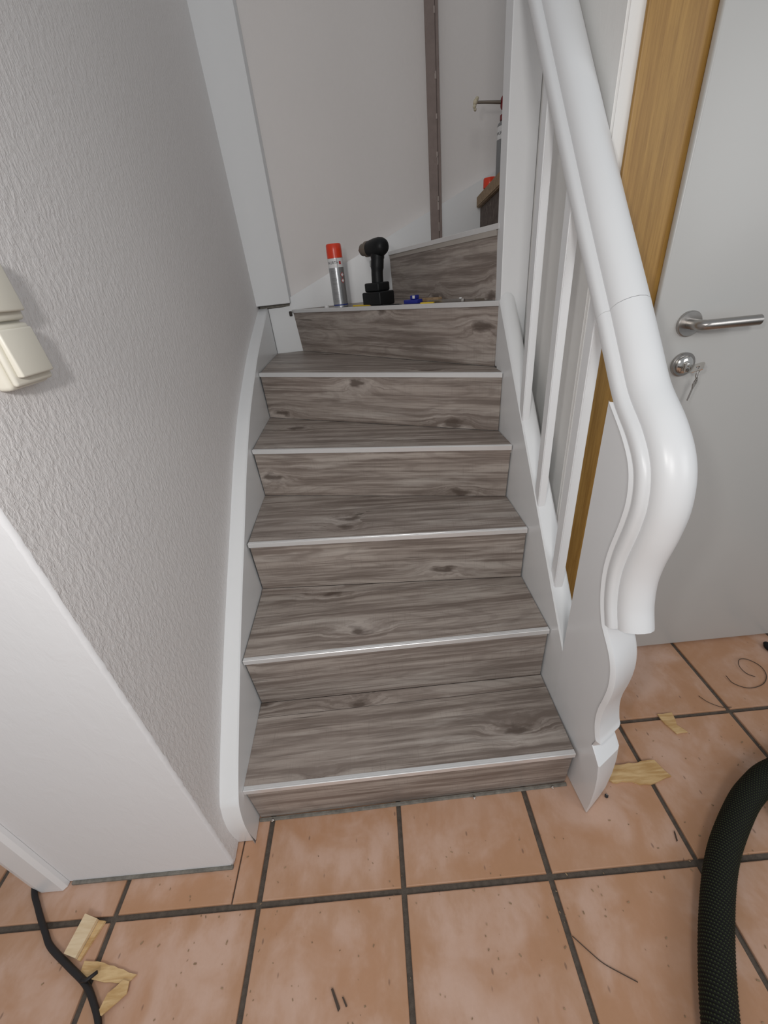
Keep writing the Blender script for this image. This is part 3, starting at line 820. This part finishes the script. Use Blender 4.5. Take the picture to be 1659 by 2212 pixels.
# small things along the nosing
p = on6((.190, 1.727), .03)
b = nb(); lathe(b, [(0, 0), (.011, 0), (.0115, .002), (.0110, .0085), (.010, .0095), (0, .0095)], 24); o = finish('bottle_cap', b, 'label_white', None, True, 40); o.location = p
tag(o, 'small white plastic cap beside the spray can', 'cap')
def pencil(name, a, c, r, mat, label, tipmat='pale_block', cat='pencil', dz2=0.0):
    A = a + Vector((0, 0, r)); B2 = c + Vector((0, 0, r + dz2)); d = (B2 - A); L = d.length
    e = empty(name, a, label, cat)
    b = nb(); lathe(b, [(0, 0), (r, 0), (r, L * .86), (0, L * .86)], 6, frame(A, d)); keep(finish('shaft', b, mat), e)
    b = nb(); lathe(b, [(0, L * .861), (r * .92, L * .861), (.0008, L), (0, L)], 6, frame(A, d)); keep(finish('tip', b, tipmat), e)
    return e
pencil('pencil', on6((.325, 1.567), .020), on6((.408, 1.470), .022), .0034, 'pencil_yellow', 'yellow pencil between the spray can and the drill')
pencil('pencil', on6((.452, 1.418), .012), on6((.521, 1.337), .014), .0025, 'black_plastic', 'thin black pencil in front of the drill', 'print_dark')
pencil('pencil', on6((.792, 1.025), .075), on6((.745, 1.080), .085), .0036, 'pencil_red', 'red pencil at the right end of the step', 'pencil_red', dz2=.010)
# folding rule behind the blue block, blue clamp block
fr_ = on6((.53, 1.325), .13)
b = nb(); ang = math.atan2(d6.y, d6.x)
box(b, -.075, .075, -.012, .012, 0, .012, .002, 2, Matrix.Translation(fr_) @ Matrix.Rotation(ang, 4, 'Z')); o = finish('folded_rule', b, 'raw_tread'); tag(o, 'brown folded wooden rule lying behind the blue block', 'ruler')
bc = on6((.533, 1.323), .055); tb = empty('tapping_block', bc, 'blue plastic fitting block beside the drill', 'tool', rz=ang)
for nm, dm, mt in (('base', (-.036, .036, -.015, .015, 0, .014), 'tool_blue'), ('grip', (-.004, .022, -.012, .012, .0143, .028), 'tool_blue')):
    o = boxo(nm, dm, mt, bev=.0025, smooth=True); o.parent = tb
o = boxo('label_patch', (.010, .0215, -.0128, -.0121, .017, .027), 'label_white'); o.parent = tb
# yellow chalk piece
a0 = on6((.600, 1.243), .020)
b = nb(); box(b, -.028, .028, -.005, .005, 0, .005, .0012, 2, Matrix.Translation(a0) @ Matrix.Rotation(ang + .12, 4, 'Z')); o = finish('marker_strip', b, 'pencil_yellow'); tag(o, 'flat yellow strip on the step right of the blue block', 'marker')
# utility knife: long grey bar with rounded end and white slider
kc = on6((.655, 1.178), .048); kn = empty('utility_knife', kc, 'long grey metal knife with a white slider on the step', 'knife', rz=ang)
b = nb(); seg = 10
outl = [(-.105, -.006), (.05, -.008)] + [(.05 + .009 * math.sin(math.pi * i / seg), -.0085 * math.cos(math.pi * i / seg)) for i in range(1, seg)] + [(.05, .008), (-.105, .006)]
prism(b, [Vector((x, y, 0)) for x, y in outl], (0, 0, .009)); bmesh.ops.bevel(b, geom=b.edges[:], offset=.0015, segments=2, affect='EDGES'); o = finish('handle', b, 'steel'); o.parent = kn
b = nb(); lathe(b, [(0, .0092), (.0055, .0092), (.005, .0125), (0, .013)], 16); o = finish('slider', b, 'label_white', None, True, 40); o.parent = kn; o.location = (.042, 0, 0)
b = nb(); box(b, -.020, .020, -.004, .004, 0, .006, .001, 2, Matrix.Translation(on6((.728, 1.092), .06)) @ Matrix.Rotation(ang - .1, 4, 'Z')); o = finish('drill_bit_case', b, 'brass_grey'); tag(o, 'small dark metal rod next to the red pencil', 'rod')

# ------------------------------------------------------------------ THINGS ON THE RAW STEP
Z8 = 1.5052
fg = empty('foam_can', (.9655, 1.56, Z8), 'grey foam can with a dark red gun, half hidden by the white post', 'foam can')
b = nb(); lathe(b, [(0, 0), (.031, 0), (.0325, .003), (.0325, .150), (.029, .158), (.018, .166), (0, .166)], 36); o = finish('body', b, 'print_grey', None, True, 35); o.parent = fg
b = nb(); cyl_patch(b, .0328, 0, 2 * math.pi, .112, .148, 40); wl = finish('white_band', b, 'label_white', None, True); wl.parent = fg
o = finish('lettering', wrap_text('WÜRTH', .012, .0332, math.radians(-142), .128), 'print_dark'); o.parent = wl
b = nb(); lathe(b, [(0, .1663), (.024, .1663), (.024, .180), (.012, .184), (.012, .192), (0, .192)], 20); o = finish('adapter', b, 'gun_red', None, True, 35); o.parent = fg
b = nb(); box(b, -.024, .10, -.016, .016, .1925, .232, .012, 3); gb = finish('gun_body', b, 'gun_red', None, True, 45); gb.parent = fg
b = nb(); tube(b, [Vector((-.0245, 0, .214)), Vector((-.07, .004, .219)), Vector((-.112, .008, .223))], [.0052, .0045, .004], 12); br = finish('barrel', b, 'brass_grey', None, True, 40); br.parent = fg
b = nb()
for q, r_ in (((-.112, .008, .224), .0085), ((-.115, .009, .214), .006), ((-.107, .006, .231), .006), ((-.112, .010, .205), .005)):
    bmesh.ops.create_icosphere(b, subdivisions=2, radius=r_, matrix=Matrix.Translation(q))
for v in b.verts: v.co += Vector((random.uniform(-1, 1), random.uniform(-1, 1), random.uniform(-1, 1))) * .0012
o = finish('foam_crust', b, 'foam', None, True); o.parent = br
b = nb(); lathe(b, [(0, 0), (.0255, 0), (.0262, .002), (.0255, .030), (.024, .033), (0, .0335)], 28); o = finish('loose_cap', b, 'cap_red', None, True, 40); o.location = (.956, 1.73, Z8)  # loose red cap, modelled as a closed solid
tag(o, 'loose red plastic cap standing on the bare wooden step', 'cup')

# ------------------------------------------------------------------ THINGS ON THE FLOOR
# vacuum hose
hp = catmull([Vector(p) for p in [(.775, -.46, .031), (.835, -.33, .031), (.886, -.229, .031), (.968, -.111, .031), (1.062, -.005, .031), (1.172, .082, .031), (1.240, .122, .034), (1.305, .148, .040), (1.40, .160, .050), (1.49, .13, .062), (1.54, .05, .075)]], 26)
L = 0; us = [0]; 
for a, c in zip(hp, hp[1:]): L += (c - a).length; us.append(L)
pitch = .0062
us = [u_ / pitch for u_ in us]
fine, ufine = [], []
tot = us[-1]; kk = 0; stepu = .25; i = 0; u_ = 0
while u_ < tot - .01:
    while us[i + 1] < u_: i += 1
    f = (u_ - us[i]) / max(1e-9, us[i + 1] - us[i]); fine.append(hp[i].lerp(hp[i + 1], f)); ufine.append(u_); u_ += stepu
rad = [.0285 + .0011 * math.cos(2 * math.pi * (q - .5)) for q in ufine]
b = nb(); tube(b, fine, rad, 24, (ufine, 36)); hs = finish('vacuum_hose', b, 'hose_braid', None, True)
tag(hs, 'thick black ribbed vacuum hose curving across the tiles', 'hose')
b = nb(); pth = catmull([Vector(p) for p in [(1.345, .088, .0128), (1.305, .098, .0128), (1.277, .086, .0128), (1.266, .062, .0128), (1.280, .025, .0128), (1.33, -.03, .0128), (1.40, -.09, .0128)]], 8); tube(b, pth, .0122, 14); o = finish('extension_cable', b, 'cable_rubber', None, True)
tag(o, 'black cord inside the bend of the vacuum hose', 'cord')
b = nb(); tube(b, catmull([Vector(p) for p in [(1.652, .556, .009), (1.643, .535, .008), (1.66, .50, .008), (1.70, .46, .008)]], 6), .008, 12); o = finish('tool_handle', b, 'black_plastic', None, True); tag(o, 'black rounded handle at the right edge by the door', 'tool')

# black cable on the left
cp = [Vector(p) for p in [(-.64, .20, .0068), (-.60, .12, .0068), (-.572, .066, .0068), (-.541, .034, .0068), (-.516, .010, .0068), (-.487, -.016, .0068), (-.458, -.040, .0068), (-.394, -.074, .0068), (-.343, -.101, .0068), (-.308, -.130, .0068), (-.281, -.160, .0068), (-.262, -.20, .0068), (-.25, -.30, .0068)]]
b = nb(); tube(b, catmull(cp, 6), .0062, 12); cb = finish('power_cable', b, 'cable_rubber', None, True, 60); tag(cb, 'black power cable running along the floor past the door casing', 'cable')
b = nb(); tube(b, [Vector((-.352, -.098, .0135)), Vector((-.338, -.098, .0150)), Vector((-.322, -.087, .0140))], [.0035, .004, .0035], 8); o = finish('cable_tie', b, 'cable_rubber', None, True); o.parent = cb

def chip(name, pts, z, th, mat, label, tilt=0.0, group='wood scraps on the tiles', jag=0.0):
    b = nb(); P = [Vector((x, y, 0)) for x, y in pts]
    if jag:
        Q = []
        for a, c in zip(P, P[1:] + P[:1]):
            n_ = max(1, int((c - a).length / .012))
            for i in range(n_):
                q = a.lerp(c, i / n_)
                if i: q += Vector((random.uniform(-jag, jag), random.uniform(-jag, jag), 0))
                Q.append(q)
        P = Q
    prism(b, [p + Vector((0, 0, z)) for p in P], (0, 0, th))
    if tilt:
        c = sum(P, Vector()) / len(P)
        for v in b.verts: v.co.z += max(0, (v.co.x - c.x)) * tilt
    return tag(finish(name, b, mat), label, 'wood scrap', group)
chip('wood_scrap', [(-.407, .010), (-.372, -.001), (-.385, -.063), (-.416, -.054)], .0008, .014, 'pale_block', 'pale straight wood offcut beside the black cable')
chip('wood_splinter', [(-.371, -.002), (-.355, -.004), (-.377, -.066), (-.384, -.064)], .0008, .006, 'pine_chip', 'thin splinter lying against the pale offcut')
chip('wood_scrap', [(-.367, -.066), (-.320, -.072), (-.270, -.085), (-.238, -.094), (-.252, -.105), (-.275, -.104), (-.320, -.098), (-.366, -.084)], .0008, .004, 'pine_chip', 'flat torn wood scrap touching the black cable', jag=.002)
chip('wood_scrap', [(-.262, -.101), (-.247, -.104), (-.244, -.121), (-.282, -.148), (-.291, -.142), (-.285, -.118)], .0062, .003, 'pine_chip', 'small torn scrap nearest the bottom of the picture beside the cable', jag=.0015)
chip('wood_scrap', [(.912, .216), (1.056, .222), (1.075, .178), (1.012, .164), (.985, .166), (.968, .175), (.918, .177), (.905, .192)], .0008, .006, 'pine_chip', 'broken yellow pine scrap beside the newel foot', jag=.002)
chip('wood_splinter', [(1.146, .350), (1.190, .350), (1.180, .312), (1.196, .288), (1.163, .286), (1.150, .318)], .0008, .004, 'pine_chip', 'small wood scrap lying across a tile joint near the door', jag=.002)
def wire(name, pts, r, mat, label, cat='wire', n=6):
    b = nb(); P = catmull([Vector(p) for p in pts], n); tube(b, P, r, 6); return tag(finish(name, b, mat, None, True), label, cat)
Zw = .0022
wire('curled_strand', [(1.520, .440, Zw), (1.504, .455, Zw), (1.500, .480, .006), (1.520, .505, .006), (1.550, .504, Zw), (1.567, .475, Zw), (1.556, .440, Zw), (1.520, .412, Zw), (1.470, .404, Zw), (1.438, .425, Zw), (1.434, .452, .005)], .0011, 'wire_brown', 'thin curled dark strand on the tile by the door')
wire('bent_strand', [(1.305, .395, Zw), (1.318, .372, Zw), (1.345, .352, Zw), (1.372, .349, Zw)], .0009, 'wire_brown', 'short faint strand near the tile joint by the door')
wire('long_strand', [(.686, -.098, Zw), (.712, -.124, Zw), (.730, -.140, Zw), (.755, -.154, Zw), (.782, -.168, Zw)], .0009, 'wire_brown', 'thin long dark strand on the front tile')
for pts, lb in (([(.180, -.140), (.184, -.139), (.200, -.166), (.196, -.170)], 'larger dark wood sliver on the front tile'), ([(.203, -.152), (.206, -.152), (.214, -.164), (.211, -.165)], 'smaller dark wood sliver on the front tile'), ([(1.004, .060), (1.007, .062), (1.001, .042), (.998, .041)], 'dark sliver between newel and hose')):
    b = nb(); prism(b, [Vector((x, y, .0008)) for x, y in pts], (0, 0, .003)); tag(finish('wood_sliver', b, 'wire_brown'), lb, 'sliver', 'dark slivers on the tiles')
# screws at the foot of the first riser
for (x, y), lb in (((.002, .166), 'small screw at the left foot of the first riser'), ((.545, .172), 'small screw at the middle foot of the first riser'), ((.757, .179), 'small screw by the newel at the first riser')):
    e = empty('screw', (x, y, .0065), lb, 'screw', 'screws along the first riser')
    b = nb(); lathe(b, [(0, 0), (.0042, 0), (.0042, .001), (.003, .0022), (.0016, .0022), (.0016, .0008), (0, .0008)], 16, frame(Vector((0, 0, 0)), Vector((0, -1, .35)))); o = finish('head', b, 'chrome', None, True, 40); o.parent = e
    b = nb(); lathe(b, [(0, -.010), (.0015, -.010), (.0018, -.0003), (0, -.0003)], 10, frame(Vector((0, 0, 0)), Vector((0, -1, .35)))); o = finish('shank', b, 'steel'); o.parent = e
e = empty('bolt_end', (.886, .148, .001), 'small dark bolt end lying at the newel foot', 'bolt')
b = nb(); lathe(b, [(0, 0), (.0045, 0), (.0045, .006), (0, .006)], 6); o = finish('head', b, 'print_dark'); o.parent = e
b = nb(); lathe(b, [(0, .0062), (.002, .0062), (.002, .010), (0, .010)], 8); o = finish('shank', b, 'steel'); o.parent = e
# fine sawdust crumbs
b = nb()
for i in range(420):
    x, y = random.uniform(-.45, 1.5), random.uniform(-.28, .33)
    if .10 < y and -.1 < x < .9: continue
    if y > .06 and x < -.05: continue
    s = random.uniform(.0004, .0011); l_ = s * random.uniform(1, 3.2)
    box(b, -s, s, -l_, l_, .0005, .0005 + s, 0, 1, Matrix.Translation((x, y, 0)) @ Matrix.Rotation(random.uniform(0, 3.14), 4, 'Z'))
o = finish('sawdust', b, 'raw_tread'); tag(o, 'tiny wood crumbs scattered over the tiles', 'crumbs', kind='stuff')
